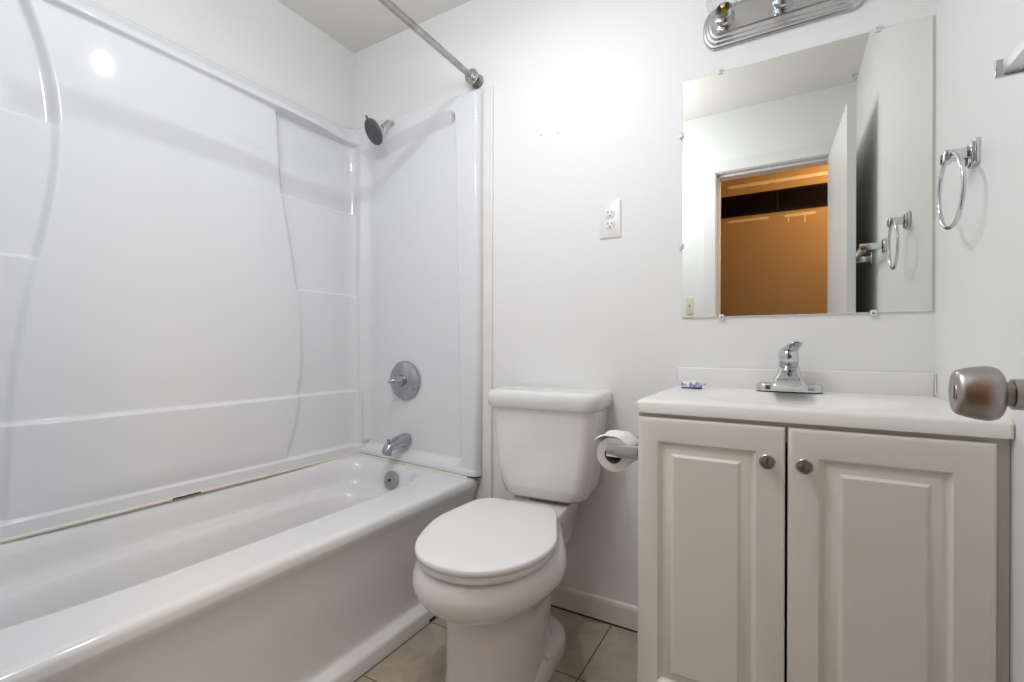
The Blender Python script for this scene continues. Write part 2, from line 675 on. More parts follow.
# end panel on the plumbing wall: a frame around a recess
bm = bmesh.new()
xs = np.concatenate([np.linspace(0.012, 0.09, 10), np.linspace(0.096, 0.60, 44), np.linspace(0.606, 0.72, 34), np.array([0.726, 0.734, 0.742, 0.750, 0.757, 0.762, 0.766, 0.770, 0.773, 0.7755, 0.777, 0.778])])
zs = np.concatenate([np.linspace(0.4455, 0.52, 26), np.linspace(0.53, 1.86, 68), np.linspace(1.866, 2.02, 44), np.array([2.026, 2.032, 2.037, 2.041, 2.044, 2.046])])
PX = np.zeros((len(zs), len(xs), 3))
for i, z in enumerate(zs):
    for j, x in enumerate(xs):
        # recess boundary (signed distance-like, positive inside)
        xr = 0.700 - 0.040 * (z - 0.47) / 1.5
        xl = 0.080
        zt = 1.925 + 0.055 * float(smooth01((x - 0.10) / 0.5))
        zb = 0.472
        r = 0.035
        qx = max(xl - x, x - xr) + r
        qz = max(zb - z, z - zt) + r
        sd = math.hypot(max(qx, 0), max(qz, 0)) + min(max(qx, qz), 0) - r
        dr, dlf, dt, db = x - xr, xl - x, z - zt, zb - z
        mx_ = max(dr, dlf, dt, db)
        wside = 0.014 if mx_ == dr else (0.060 if mx_ == dlf else (0.050 if mx_ == dt else 0.030))
        ins = float(np.clip(-sd / wside, 0, 1)) if mx_ == dt else float(smooth01((-sd) / wside))
        fr = 0.040
        y = -fr + 0.034 * ins
        if z < 0.472:       # rolled foot of the panel
            y -= 0.006 * float(smooth01((0.472 - z) / 0.012))
        if x < 0.092:       # left stile blends into the rounded corner
            y = min(y, -0.040)
        R = 0.020           # outer right edge rolls back to the wall
        d = x - (0.778 - R)
        if d > 0:
            y += (fr - 0.002) * (1 - math.sqrt(max(1 - (d / R) ** 2, 0)))
        d = z - (2.046 - 0.03)
        if d > 0:
            y += (fr - 0.004) * (1 - math.sqrt(max(1 - (d / 0.03) ** 2, 0)))
        zz = z + (0.0265 * (0.75 - x) / 0.72 + 0.0005) * max(0.0, (0.62 - z) / 0.175) if z < 0.62 else z
        PX[i, j] = (x, min(y, -0.001), zz)
V = grid_mesh(bm, PX)
# underside and side returns
n = len(xs)
low = [bm.verts.new((x, -0.001, PX[0, j, 2])) for j, x in enumerate(xs)]
for j in range(n - 1):
    bm.faces.new([V[0][j], V[0][j + 1], low[j + 1], low[j]])
obj('end_panel', bm, 'fiberglass', sur, angle=60)

# yellowed caulk at the foot of both panels
bm = bmesh.new()
tube(bm, [(x, y, 0.4385 + 0.0265 * (0.75 - x) / 0.72) for x, y in ((0.083, -1.55), (0.083, -0.8), (0.083, -0.10), (0.088, -0.074), (0.097, -0.056), (0.12, -0.048), (0.4, -0.047), (0.735, -0.047))], 0.0058, 10)
obj('caulk_bead', bm, 'caulk', sur)
bm = bmesh.new()
box(bm, 0.0878, 0.0893, -0.832, -0.745, 0.4600, 0.4660)
obj('caulk_gap', bm, 'dark_gap', sur, False)
bm = bmesh.new()
box(bm, 0.738, 0.776, -0.036, -0.012, 0.4398, 0.4450)
obj('caulk_gap', bm, 'dark_gap', sur, False)

# ------------------------------------------------------------------ bathtub
tub = thing('bathtub', 'white alcove bathtub with plain apron along the left wall', 'bathtub', (0.38, -0.77, 0))
OFF = Vector((-0.38, 0.77, 0))
bm = bmesh.new()
NA = 160
cx, cy = 0.335, -0.775


def super_ring(hx, hy, e, z, dx=0.0, dy=0.0):
    out = []
    for k in range(NA):
        a = 2 * PI * k / NA
        c, s = math.cos(a), math.sin(a)
        q = (abs(c) ** e + abs(s) ** e) ** (-1 / e)
        # use the angle scaled to the aspect so that points spread along long sides
        out.append(Vector((cx + dx + hx * q * c, cy + dy + hy * q * s, z)) + OFF)
    return out


def rect_ring(x0, x1, y0, y1, z):
    out = []
    hx_, hy_ = (x1 - x0) / 2, (y1 - y0) / 2
    mx, my = (x0 + x1) / 2, (y0 + y1) / 2
    for k in range(NA):
        a = 2 * PI * k / NA
        c, s = math.cos(a), math.sin(a)
        q = 1 / max(abs(c), abs(s))
        out.append(Vector((mx + hx_ * q * c, my + hy_ * q * s, z)) + OFF)
    return out


RZ = 0.437
rings = []
rings.append(rect_ring(0.004, 0.762, -1.552, -0.003, RZ - 0.030))
rings.append(rect_ring(0.004, 0.7615, -1.552, -0.003, RZ - 0.014))
rings.append(rect_ring(0.004, 0.757, -1.552, -0.003, RZ - 0.004))
rings.append(rect_ring(0.004, 0.747, -1.552, -0.003, RZ))
rings.append(rect_ring(0.010, 0.735, -1.545, -0.010, RZ))
hx0, hy0 = 0.268, 0.722
for ins, z, e in ((-0.012, RZ, 4.4), (-0.004, RZ - 0.0008, 4.3), (0.004, RZ - 0.004, 4.2), (0.011, RZ - 0.010, 4.1), (0.017, RZ - 0.020, 4.0), (0.023, RZ - 0.040, 4.0), (0.030, RZ - 0.075, 3.9),
                  (0.034, RZ - 0.092, 3.9), (0.039, RZ - 0.100, 3.8), (0.052, RZ - 0.106, 3.8), (0.068, RZ - 0.111, 3.7), (0.076, RZ - 0.118, 3.7), (0.082, RZ - 0.132, 3.6), (0.092, RZ - 0.18, 3.5), (0.104, RZ - 0.25, 3.4), (0.116, RZ - 0.30, 3.2),
                  (0.132, RZ - 0.33, 3.0), (0.155, RZ - 0.347, 2.8), (0.185, RZ - 0.353, 2.6)):
    # the far (door) end slopes more; the drain end is steeper
    rings.append(super_ring(hx0 - ins, hy0 - ins * 1.5, e, z, 0.0, 0.0))
for rg_ in rings:            # the deck falls a little towards the front
    for p in rg_:
        wx = p.x - OFF.x
        p.z += 0.0265 * (0.75 - wx) / 0.72 * min(1.0, p.z / RZ)
loops(bm, rings, 0, False, True)
# apron with its foot ledge, one profile along the length
ap = [(0.762, RZ - 0.028), (0.7615, RZ - 0.034), (0.757, RZ - 0.048), (0.749, RZ - 0.062), (0.744, RZ - 0.085), (0.741, RZ - 0.13),
      (0.733, 0.085), (0.733, 0.068), (0.736, 0.060), (0.742, 0.0565), (0.768, 0.053), (0.776, 0.049), (0.7785, 0.042), (0.7785, 0.0)]
A = [bm.verts.new(Vector((x, -1.552, z)) + OFF) for x, z in ap]
B = [bm.verts.new(Vector((x, -0.013, z)) + OFF) for x, z in ap]
for k in range(len(ap) - 1):
    bm.faces.new([A[k], A[k + 1], B[k + 1], B[k]])
bm.faces.new(B + [bm.verts.new(Vector((0.70, -0.013, 0.0)) + OFF), bm.verts.new(Vector((0.70, -0.013, RZ - 0.03)) + OFF)])
obj('tub_shell', bm, 'tub_enamel', tub, angle=50)
bm = bmesh.new()
box(bm, 0.7782, 0.7796, -0.335, -0.300, 0.004, 0.014)
o = obj('enamel_chip', bm, 'black', tub, False)
o.location = OFF
bm = bmesh.new()
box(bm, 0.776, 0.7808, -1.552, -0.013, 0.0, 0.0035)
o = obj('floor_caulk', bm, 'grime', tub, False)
o.location = OFF
# overflow plate on the drain end
bm = bmesh.new()
ovc = Vector((0.362, -0.100, 0.388))
nrm = Vector((0, -1, 0.22)).normalized()
lathe(bm, [(0, 0.0), (0.040, 0.0), (0.040, 0.006), (0.037, 0.010), (0.012, 0.0125), (0.007, 0.0125), (0.006, 0.009), (0, 0.009)], ovc + OFF, nrm, 36)
lathe(bm, [(0, 0.0095), (0.0058, 0.0095), (0, 0.0098)], ovc + OFF, nrm, 16, 1)
obj('overflow_plate', bm, ['worn_chrome', 'black'], tub)
bm = bmesh.new()
lathe(bm, [(0.04, 0.0), (0.038, 0.003), (0.025, 0.004), (0.018, 0.001), (0, 0.001)], Vector((0.335, -0.33, RZ - 0.3535)) + OFF, (0, 0, 1), 32)
obj('drain', bm, 'worn_chrome', tub)

# ------------------------------------------------------------------ shower fittings
v = thing('shower_valve', 'round chrome shower valve with lever handle on the surround above the tub spout', 'shower valve', (0.358, -0.012, 0.823))
bm = bmesh.new()
lathe(bm, [(0, 0.0), (0.089, 0.0), (0.089, 0.004), (0.086, 0.008), (0.080, 0.0085), (0.077, 0.011), (0.055, 0.019), (0.036, 0.024), (0.0, 0.026)], (0, 0, 0), (0, -1, 0), 48)
obj('escutcheon', bm, 'fixture_chrome', v)
bm = bmesh.new()
lathe(bm, [(0, 0.02), (0.026, 0.02), (0.027, 0.036), (0.024, 0.052), (0.019, 0.060), (0.0, 0.063)], (0, 0, 0), (0, -1, 0), 32)
tube(bm, [(0, -0.046, 0), (-0.010, -0.062, 0.0), (-0.018, -0.074, -0.001), (-0.027, -0.080, -0.003)], [0.014, 0.013, 0.011, 0.006], 14)
obj('lever_handle', bm, 'fixture_chrome', v)

t = thing('tub_spout', 'chrome tub spout with diverter knob below the shower valve', 'tub spout', (0.366, -0.012, 0.553))
bm = bmesh.new()
secs = []
for y, zc, hw, hh in ((0.0, 0.0, 0.029, 0.030), (-0.010, 0.0, 0.030, 0.031), (-0.05, -0.003, 0.028, 0.028), (-0.09, -0.010, 0.025, 0.024), (-0.118, -0.020, 0.022, 0.022), (-0.132, -0.030, 0.018, 0.018), (-0.137, -0.036, 0.010, 0.010)):
    secs.append([Vector((hw * math.cos(2 * PI * k / 24), y, zc + hh * math.sin(2 * PI * k / 24))) for k in range(24)])
loops(bm, secs)
lathe(bm, [(0.018, 0), (0.018, 0.022), (0.012, 0.024), (0, 0.020)], (0, -0.112, -0.028), (0, -0.25, -1), 20)
obj('spout_body', bm, 'fixture_chrome', t)
bm = bmesh.new()
lathe(bm, [(0, 0), (0.004, 0), (0.004, 0.012), (0.008, 0.014), (0.008, 0.020), (0.005, 0.022), (0, 0.022)], (0, -0.112, -0.002), (0, -0.1, 1), 18)
obj('diverter_knob', bm, 'fixture_chrome', t)

sh = thing('shower_head', 'round dark grey shower head on a bent chrome arm high on the end wall', 'shower head', (0.303, 0, 1.995))
bm = bmesh.new()
arm = [(0, -0.001, 0), (0, -0.02, 0.003), (0, -0.05, 0.006), (-0.001, -0.068, 0.0), (-0.003, -0.080, -0.013), (-0.008, -0.098, -0.034)]
tube(bm, arm, 0.0105, 16)
obj('shower_arm', bm, 'dull_chrome', sh)
bm = bmesh.new()
lathe(bm, [(0, 0.0), (0.029, 0.0), (0.028, 0.004), (0.016, 0.010), (0.0108, 0.011)], (0, -0.0005, 0), (0, -1, 0), 28)
obj('wall_flange', bm, 'dull_chrome', sh)
hd = Vector((-0.30, -0.78, -0.55)).normalized()
hc = Vector((-0.012, -0.108, -0.046))
bm = bmesh.new()
lathe(bm, [(0.0, -0.012), (0.013, -0.012), (0.016, 0.0), (0.022, 0.010), (0.044, 0.020), (0.055, 0.026), (0.057, 0.034), (0.055, 0.038), (0.050, 0.0395)], hc, hd, 40)
obj('head_shell', bm, 'dull_chrome', sh)
bm = bmesh.new()
lathe(bm, [(0.0565, 0.031), (0.0575, 0.036), (0.055, 0.0402), (0.046, 0.0412), (0.044, 0.0385), (0.024, 0.0385), (0.022, 0.0415), (0.012, 0.0420), (0.010, 0.039), (0, 0.0385)], hc, hd, 44)
R_ = frame_to(hd)
for rr, nn in ((0.034, 16), (0.050, 24), (0.017, 8)):
    for k in range(nn):
        a = 2 * PI * k / nn
        p = hc + R_ @ Vector((rr * math.cos(a), rr * math.sin(a), 0.0378))
        lathe(bm, [(0.0016, 0), (0.0013, 0.0035), (0, 0.0038)], p, hd, 6, 1)
obj('spray_face', bm, ['grey_plastic', 'grey_nozzle'], sh)
bm = bmesh.new()
up = R_ @ Vector((0, 1, 0))
p0 = hc + hd * 0.030 + up * 0.052
tube(bm, [p0, p0 + up * 0.012, p0 + up * 0.019], [0.006, 0.006, 0.004], 10)
obj('spray_lever', bm, 'grey_plastic', sh)

rod = thing('shower_curtain_rod', 'worn chrome shower curtain rod running overhead along the tub', 'curtain rod', (0.748, 0, 2.085))
bm = bmesh.new()
tube(bm, [(0, -0.040, 0), (0, YD + 0.003, 0)], 0.0125, 20)
obj('rod_tube', bm, 'worn_chrome', rod)
bm = bmesh.new()
lathe(bm, [(0, 0.0), (0.029, 0.0), (0.029, 0.004), (0.026, 0.012), (0.024, 0.028), (0.020, 0.032), (0.013, 0.033)], (0, -0.0005, 0), (0, -1, 0), 32, 0)
obj('wall_flange', bm, 'rust', rod)
bm = bmesh.new()
lathe(bm, [(0.0126, 0.036), (0.027, 0.038), (0.031, 0.043), (0.031, 0.050), (0.027, 0.055), (0.018, 0.056), (0.0155, 0.062), (0.0126, 0.063)], (0, 0, 0), (0, -1, 0), 32)
obj('collar', bm, 'dull_chrome', rod)

# ------------------------------------------------------------------ toilet
TO = (1.112, 0.0, 0)
toi = thing('toilet', 'white two-piece toilet with closed lid between the bathtub and the vanity', 'toilet', TO, math.radians(4.5))


def egg(hw, yf, yb, z, e=2.3, eb=2.6, xs=0.0, n=56, sq=0.45):
    """closed outline: front half ellipse-like towards -y, squarer back"""
    yc = yb + (yf - yb) * sq
    out = []
    for k in range(n):
        a = 2 * PI * k / n
        c, s = math.cos(a), math.sin(a)
        ee = e if s < 0 else eb
        x = hw * math.copysign(abs(c) ** (2 / ee), c)
        y = (yc - yf) * math.copysign(abs(s) ** (2 / ee), s) if s < 0 else (yb - yc) * abs(s) ** (2 / ee)
        out.append(Vector((x + xs, yc + y, z)))
    return out


bm = bmesh.new()
# bowl and pedestal in one continuous surface
prof = [  # z, hw, yf, yb, e
    (0.000, 0.130, -0.628, -0.150, 2.7), (0.012, 0.132, -0.631, -0.150, 2.7), (0.030, 0.129, -0.627, -0.155, 2.7), (0.10, 0.126, -0.622, -0.165, 2.6), (0.20, 0.127, -0.624, -0.17, 2.5),
    (0.258, 0.130, -0.630, -0.17, 2.4), (0.274, 0.136, -0.641, -0.165, 2.3), (0.287, 0.150, -0.668, -0.16, 2.2), (0.304, 0.168, -0.702, -0.15, 2.2), (0.326, 0.192, -0.730, -0.14, 2.2),
    (0.350, 0.206, -0.747, -0.13, 2.2), (0.374, 0.211, -0.752, -0.12, 2.2), (0.394, 0.208, -0.747, -0.10, 2.2), (0.409, 0.199, -0.738, -0.09, 2.2), (0.418, 0.189, -0.728, -0.085, 2.2), (0.421, 0.168, -0.712, -0.08, 2.2)]
R = []
for z, hw, yf, yb, e in prof:
    base = egg(hw, yf, yb, z, e, 2.4)
    # narrow the rear of the bowl towards the tank deck
    pts = []
    for p in base:
        t_ = smooth01((p.y + 0.50) / 0.32)
        k = 1 - float(t_) * (0.46 if z > 0.2 else 0.14)
        pts.append(Vector((p.x * k - 0.020 * float(smooth01((0.29 - z) / 0.04)) - 0.009 * float(smooth01((z - 0.26) / 0.04)) * (1 - float(t_)), p.y, p.z)))
    R.append(pts)
loops(bm, R, 0, True, True)
# foot flange that carries the bolts
loops(bm, [rrect(0, -0.315, 0.121, 0.185, (0.12, 0.10), z, 8) if i == 0 else rrect(0, -0.315, 0.121 - ins, 0.185 - ins, (0.118 - ins, 0.10 - ins), z, 8)
           for i, (z, ins) in enumerate(((0.0, 0.0), (0.030, 0.001), (0.044, 0.006), (0.052, 0.018), (0.056, 0.035)))])
# tank deck
loops(bm, [rrect(0, -0.165, hx_, hy_, (0.03, 0.05), z, 6) for hx_, hy_, z in ((0.085, 0.11, 0.30), (0.092, 0.135, 0.36), (0.103, 0.142, 0.400), (0.107, 0.143, 0.434), (0.103, 0.138, 0.441))])
obj('bowl', bm, 'porcelain', toi, angle=60)

bm = bmesh.new()
tk = []
for z, hx_, y0, y1, r in ((0.452, 0.120, -0.165, -0.05, 0.04), (0.456, 0.140, -0.180, -0.035, 0.045), (0.470, 0.157, -0.192, -0.028, 0.05), (0.500, 0.168, -0.198, -0.024, 0.052), (0.56, 0.177, -0.202, -0.022, 0.05), (0.64, 0.188, -0.206, -0.020, 0.048), (0.74, 0.203, -0.211, -0.018, 0.045), (0.775, 0.208, -0.213, -0.018, 0.045)):
    tk.append(rrect(0.014, (y0 + y1) / 2, hx_ * (0.97 if z < 0.6 else 0.92 + 0.05 * (0.775 - z) / 0.175), (y1 - y0) / 2, (0.02, r), z, 8))
loops(bm, tk)
obj('tank', bm, 'porcelain', toi, angle=60)
bm = bmesh.new()
tk = []
for z, g in ((0.766, -0.010), (0.768, 0.0), (0.774, 0.006), (0.800, 0.008), (0.815, 0.007), (0.823, 0.002), (0.8265, -0.006), (0.8275, -0.018)):
    tk.append(rrect(0.014, -0.118, 0.197 + g, 0.104 + g, (0.022, 0.05), z, 8))
loops(bm, tk)
obj('tank_lid', bm, 'porcelain', toi, angle=60)
bm = bmesh.new()
loops(bm, [rrect(0.010, -0.115, 0.06, 0.05, 0.03, z, 6) for z in (0.438, 0.454)])
obj('tank_gasket', bm, 'grey_nozzle', toi)


def seat_outline(g, z, dx=0.0):
    out = []
    for p in egg(0.192 + g, -0.746 - g, -0.250 + g, z, 2.25, 5.5, dx, 72, 0.42):
        t_ = float(smooth01((p.y + 0.52) / 0.25))
        x = (p.x - dx) * (1 - 0.22 * t_) + dx
        # slack hinges leave the seat turned a touch to the tub side at its back
        x += -0.034 * float(smooth01((p.y + 0.62) / 0.36))
        out.append(Vector((x, p.y, z)))
    return out


bm = bmesh.new()
loops(bm, [seat_outline(g, z) for g, z in ((-0.010, 0.4225), (-0.006, 0.4230), (-0.003, 0.426), (-0.002, 0.438), (-0.004, 0.4415), (-0.010, 0.4420))])
obj('seat', bm, 'seat_plastic', toi, angle=60)
bm = bmesh.new()
loops(bm, [seat_outline(g, z) for g, z in ((-0.008, 0.4438), (0.000, 0.4440), (0.0030, 0.446), (0.0038, 0.452), (0.0030, 0.4580), (0.000, 0.4605), (-0.006, 0.4616), (-0.04, 0.4622), (-0.10, 0.4626))])
obj('seat_lid', bm, 'seat_plastic', toi, angle=60)
for sx in (-1, 1):
    bm = bmesh.new()
    box(bm, sx * 0.070 - 0.026 - 0.018, sx * 0.070 - 0.026 + 0.018, -0.272, -0.244, 0.424, 0.452, 0.006)
    obj('hinge_cap', bm, 'seat_plastic', toi)
    bm = bmesh.new()
    lathe(bm, [(0.013, 0.0), (0.013, 0.010), (0.009, 0.017), (0, 0.019)], (sx * 0.108, -0.36, 0.050), (0, 0, 1), 18)
    obj('bolt_cap', bm, 'seat_plastic', toi)

# water stop at the wall behind the toilet
ws = thing('water_stop_valve', 'paint-covered water shutoff stub at the baseboard behind the toilet', 'valve', (1.112, -0.012, 0.108))
bm = bmesh.new()
lathe(bm, [(0, 0.0), (0.028, 0.0), (0.027, 0.005), (0.012, 0.010), (0.009, 0.012), (0.009, 0.045), (0, 0.045)], (0, 0.0, 0), (0, -1, 0), 24)
lathe(bm, [(0, 0), (0.013, 0), (0.013, 0.035), (0.010, 0.038), (0, 0.038)], (0, -0.045, -0.016), (0, 0, 1), 18)
obj('valve_body', bm, 'base_paint', ws)
bm = bmesh.new()
lathe(bm, [(0, 0), (0.005, 0), (0.005, 0.010), (0.017, 0.010), (0.017, 0.018), (0.010, 0.020), (0, 0.020)], (0, -0.055, 0), (0, -1, 0), 20, sx=1.0, sy=0.6)
obj('valve_handle', bm, 'base_paint', ws)
bm = bmesh.new()
tube(bm, [(0, -0.045, 0.020), (-0.02, -0.047, 0.06), (-0.09, -0.055, 0.14), (-0.125, -0.07, 0.24), (-0.124, -0.085, 0.368)], 0.005, 10)
obj('supply_line', bm, 'dull_chrome', ws)

# ------------------------------------------------------------------ vanity
VX0, VX1, VYF, VZ = 1.549, 2.1965, -0.472, 0.8215
van = thing('vanity_cabinet', 'cream two-door vanity cabinet in the corner under the mirror', 'cabinet', (1.87, -0.236, 0))
VO = Vector((-1.87, 0.236, 0))


def vobj(nm, bm, mm, par=van, **k):
    bmesh.ops.translate(bm, verts=bm.verts[:], vec=VO)
    return obj(nm, bm, mm, par, **k)


bm = bmesh.new()
th = 0.016
box(bm, VX0, VX0 + th, VYF, -0.003, 0.0, VZ, 0.001)
box(bm, VX1 - th, VX1, VYF, -0.003, 0.0, VZ, 0.001)
box(bm, VX0 + th, VX1 - th, VYF + 0.001, -0.003, 0.09, 0.106)
box(bm, VX0 + th, VX1 - th, -0.012, -0.003, 0.106, VZ)
box(bm, VX0 + th, VX1 - th, VYF, VYF + th, VZ - 0.045, VZ - 0.001)
box(bm, VX0 + th, VX1 - th, VYF, VYF + th, 0.085, 0.12)
box(bm, VX0 + th, VX0 + 0.035, VYF, VYF + th, 0.12, VZ - 0.045)
box(bm, VX1 - 0.035, VX1 - th, VYF, VYF + th, 0.12, VZ - 0.045)
vobj('carcass', bm, 'cabinet_side', smooth=False)
bm = bmesh.new()
box(bm, VX0 + th, VX1 - th, VYF + 0.05, VYF + 0.062, 0, 0.09)
vobj('toe_kick', bm, 'cabinet_side', smooth=False)


def rect_pts(x0, x1, z0, z1, y):
    return [Vector((x0, y, z0)), Vector((x1, y, z0)), Vector((x1, y, z1)), Vector((x0, y, z1))]


def cab_door(x0, x1, z0, z1, px0, px1, pz0, pz1, qx0, qx1, qz0, qz1, kx, kz):
    bm = bmesh.new()
    yb = VYF - 0.001
    yf = yb - 0.018

    def rg(t, y):      # ring between panel rect p and centre rect q
        return rect_pts(px0 + (qx0 - px0) * t, px1 + (qx1 - px1) * t, pz0 + (qz0 - pz0) * t, pz1 + (qz1 - pz1) * t, y)
    e = 0.004
    rings = [rect_pts(x0, x1, z0, z1, yb), rect_pts(x0, x1, z0, z1, yf + 0.006), rect_pts(x0 + 0.0015, x1 - 0.0015, z0 + 0.0015, z1 - 0.0015, yf + 0.0025), rect_pts(x0 + 0.006, x1 - 0.006, z0 + 0.006, z1 - 0.006, yf + 0.0005),
             rect_pts(x0 + 0.010, x1 - 0.010, z0 + 0.010, z1 - 0.010, yf),
             rg(-0.06, yf), rg(0.0, yf + 0.0007), rg(0.06, yf + 0.004), rg(0.16, yf + 0.0085), rg(0.26, yf + 0.0105), rg(0.36, yf + 0.0100), rg(0.55, yf + 0.0075), rg(0.78, yf + 0.0052), rg(0.84, yf + 0.0040), rg(0.92, yf + 0.0010), rg(1.0, yf - 0.0002), rg(1.06, yf)]
    loops(bm, rings, 0, True, True)
    d = vobj('door', bm, 'cabinet', angle=28)
    bm = bmesh.new()
    lathe(bm, [(0, 0), (0.0085, 0), (0.0085, 0.003), (0.0055, 0.006), (0.0055, 0.012), (0.0105, 0.017), (0.0150, 0.021), (0.0155, 0.0245), (0.0135, 0.0265), (0.0120, 0.0262)], (kx, yf, kz), (0, -1, 0), 32)
    lathe(bm, [(0.0120, 0.0262), (0.0112, 0.0248), (0.006, 0.0268), (0, 0.0275)], (kx, yf, kz), (0, -1, 0), 32, 1)
    vobj('knob', bm, ['nickel', 'nickel_dark'], d)
    return d


cab_door(1.5535, 1.8585, 0.118, 0.812, 1.600, 1.805, 0.194, 0.757, 1.637, 1.769, 0.226, 0.724, 1.8265, 0.742)
cab_door(1.8630, 2.1760, 0.118, 0.812, 1.917, 2.119, 0.194, 0.754, 1.957, 2.082, 0.226, 0.722, 1.8915, 0.741)

# vanity top with integral bowl and backsplash
top = thing('countertop', 'white cultured marble vanity top with shallow oval bowl and backsplash', 'countertop', (1.87, -0.25, 0.822))
TOF = Vector((-1.87, 0.25, -0.822))
bm = bmesh.new()
tx0, tx1, ty0, ty1, tz0, tz1 = 1.548, 2.1955, -0.490, -0.001, 0.822, 0.853
gx = np.unique(np.round(np.concatenate([np.linspace(tx0, tx1, 70)]), 4))
gy = np.unique(np.round(np.concatenate([np.linspace(ty0, ty1, 54)]), 4))
P = np.zeros((len(gy), len(gx), 3))
for i, y in enumerate(gy):
    for j, x in enumerate(gx):
        r = math.hypot((x - 1.868) / 0.232, (y + 0.285) / 0.168)
        z = tz1
        if r < 1.0:
            z -= 0.006 * float(smooth01((1 - r) / 0.10)) + 0.105 * float(smooth01((0.92 - r) / 0.75))
        ef = min(y - ty0, x - tx0)
        if ef < 0.008:
            z -= 0.008 - math.sqrt(max(0.008 ** 2 - (0.008 - ef) ** 2, 0))
        P[i, j] = (x, y, z)
V = grid_mesh(bm, P)
rim = [V[0][j] for j in range(len(gx))] + [V[i][-1] for i in range(1, len(gy))] + [V[-1][j] for j in range(len(gx) - 2, -1, -1)] + [V[i][0] for i in range(len(gy) - 2, 0, -1)]
lo = [bm.verts.new((v_.co.x, v_.co.y, tz0)) for v_ in rim]
skin(bm, [rim, lo])
bm.faces.new(lo)
bmesh.ops.translate(bm, verts=bm.verts[:], vec=TOF)
obj('bowl_top', bm, 'cultured_marble', top, angle=50)
bm = bmesh.new()
box(bm, 1.556, 2.1935, -0.0205, -0.001, tz1 - 0.002, 0.913, 0.004, 3)
bmesh.ops.translate(bm, verts=bm.verts[:], vec=TOF)
obj('backsplash', bm, 'cultured_marble', top)
bm = bmesh.new()
tube(bm, [(2.194, -0.022, 0.912), (2.194, -0.024, 0.857), (2.194, -0.10, 0.8545), (2.194, -0.30, 0.8545), (2.194, -0.480, 0.853), (2.193, -0.489, 0.846), (2.193, -0.490, 0.824)], [0.0018, 0.0024, 0.0022, 0.0022, 0.003, 0.004, 0.003], 8)
bmesh.ops.translate(bm, verts=bm.verts[:], vec=TOF)
obj('caulk_bead', bm, 'caulk_white', top)
bm = bmesh.new()
lathe(bm, [(0.022, 0), (0.021, 0.003), (0.014, 0.004), (0.012, 0.0), (0, 0.0)], Vector((1.868, -0.285, tz1 - 0.1095)) + TOF, (0, 0, 1), 28)
obj('drain', bm, 'chrome', top)

# faucet
fa = thing('faucet', 'chrome single-handle centerset faucet on the vanity top', 'faucet', (1.868, -0.088, 0.8545))
bm = bmesh.new()
loops(bm, [rrect(0, 0, 0.080 - g, 0.027 - g, 0.026 - g, z, 8) for z, g in ((-0.0015, 0.0), (0.003, 0.0), (0.003, 0.001))], 1)
obj('base_gasket', bm, ['black', 'black'], fa)
bm = bmesh.new()
loops(bm, [rrect(0, 0, 0.0815 - g, 0.0275 - g, 0.026 - g, z, 8) for z, g in ((0.002, 0.0005), (0.016, 0.0), (0.021, 0.002), (0.0245, 0.008), (0.025, 0.013))])
obj('base_plate', bm, 'chrome', fa)
bm = bmesh.new()
sec = []
for z, hw, y0, y1, r in ((0.012, 0.0440, -0.094, 0.026, 0.010), (0.020, 0.0420, -0.098, 0.025, 0.010), (0.030, 0.0380, -0.094, 0.024, 0.011), (0.042, 0.0335, -0.078, 0.024, 0.012), (0.054, 0.0288, -0.058, 0.024, 0.013), (0.064, 0.0268, -0.040, 0.024, 0.014), (0.071, 0.0255, -0.028, 0.024, 0.015)):
    sec.append(rrect(0, (y0 + y1) / 2, hw, (y1 - y0) / 2, r, z, 6))
loops(bm, sec)
obj('spout_body', bm, 'chrome', fa)
bm = bmesh.new()
lathe(bm, [(0.0, 0.084), (0.0235, 0.084), (0.0250, 0.088), (0.0250, 0.105), (0.0235, 0.115), (0.016, 0.122), (0, 0.124)], (0, 0, 0), (0, 0, 1), 32)
hs = []
for y, zc, hw, hh in ((0.027, 0.108, 0.008, 0.006), (0.020, 0.113, 0.020, 0.012), (0.0, 0.118, 0.0245, 0.012), (-0.020, 0.123, 0.0225, 0.009), (-0.040, 0.130, 0.020, 0.0055), (-0.056, 0.136, 0.017, 0.0032), (-0.062, 0.138, 0.008, 0.002)):
    hs.append([Vector((hw * math.cos(2 * PI * k / 24) + 0.22 * (0.027 - y) - 0.004, y, zc + hh * math.sin(2 * PI * k / 24) + 0.12 * hw * math.cos(2 * PI * k / 24))) for k in range(24)])
loops(bm, hs)
obj('handle', bm, 'chrome', fa)
bm = bmesh.new()
lathe(bm, [(0.0, 0.070), (0.0245, 0.070), (0.0238, 0.074), (0.0238, 0.082), (0.0245, 0.0845), (0, 0.0845)], (0, 0, 0), (0, 0, 1), 32)
obj('collar', bm, 'fixture_chrome', fa)  # dark reflection put into the colour: darker chrome than the body
bm = bmesh.new()
lathe(bm, [(0, 0), (0.004, 0), (0.0038, 0.0012), (0, 0.0015)], (0.003, -0.0270, 0.099), (0, -1, 0), 14)
obj('set_screw_cap', bm, 'black', fa)

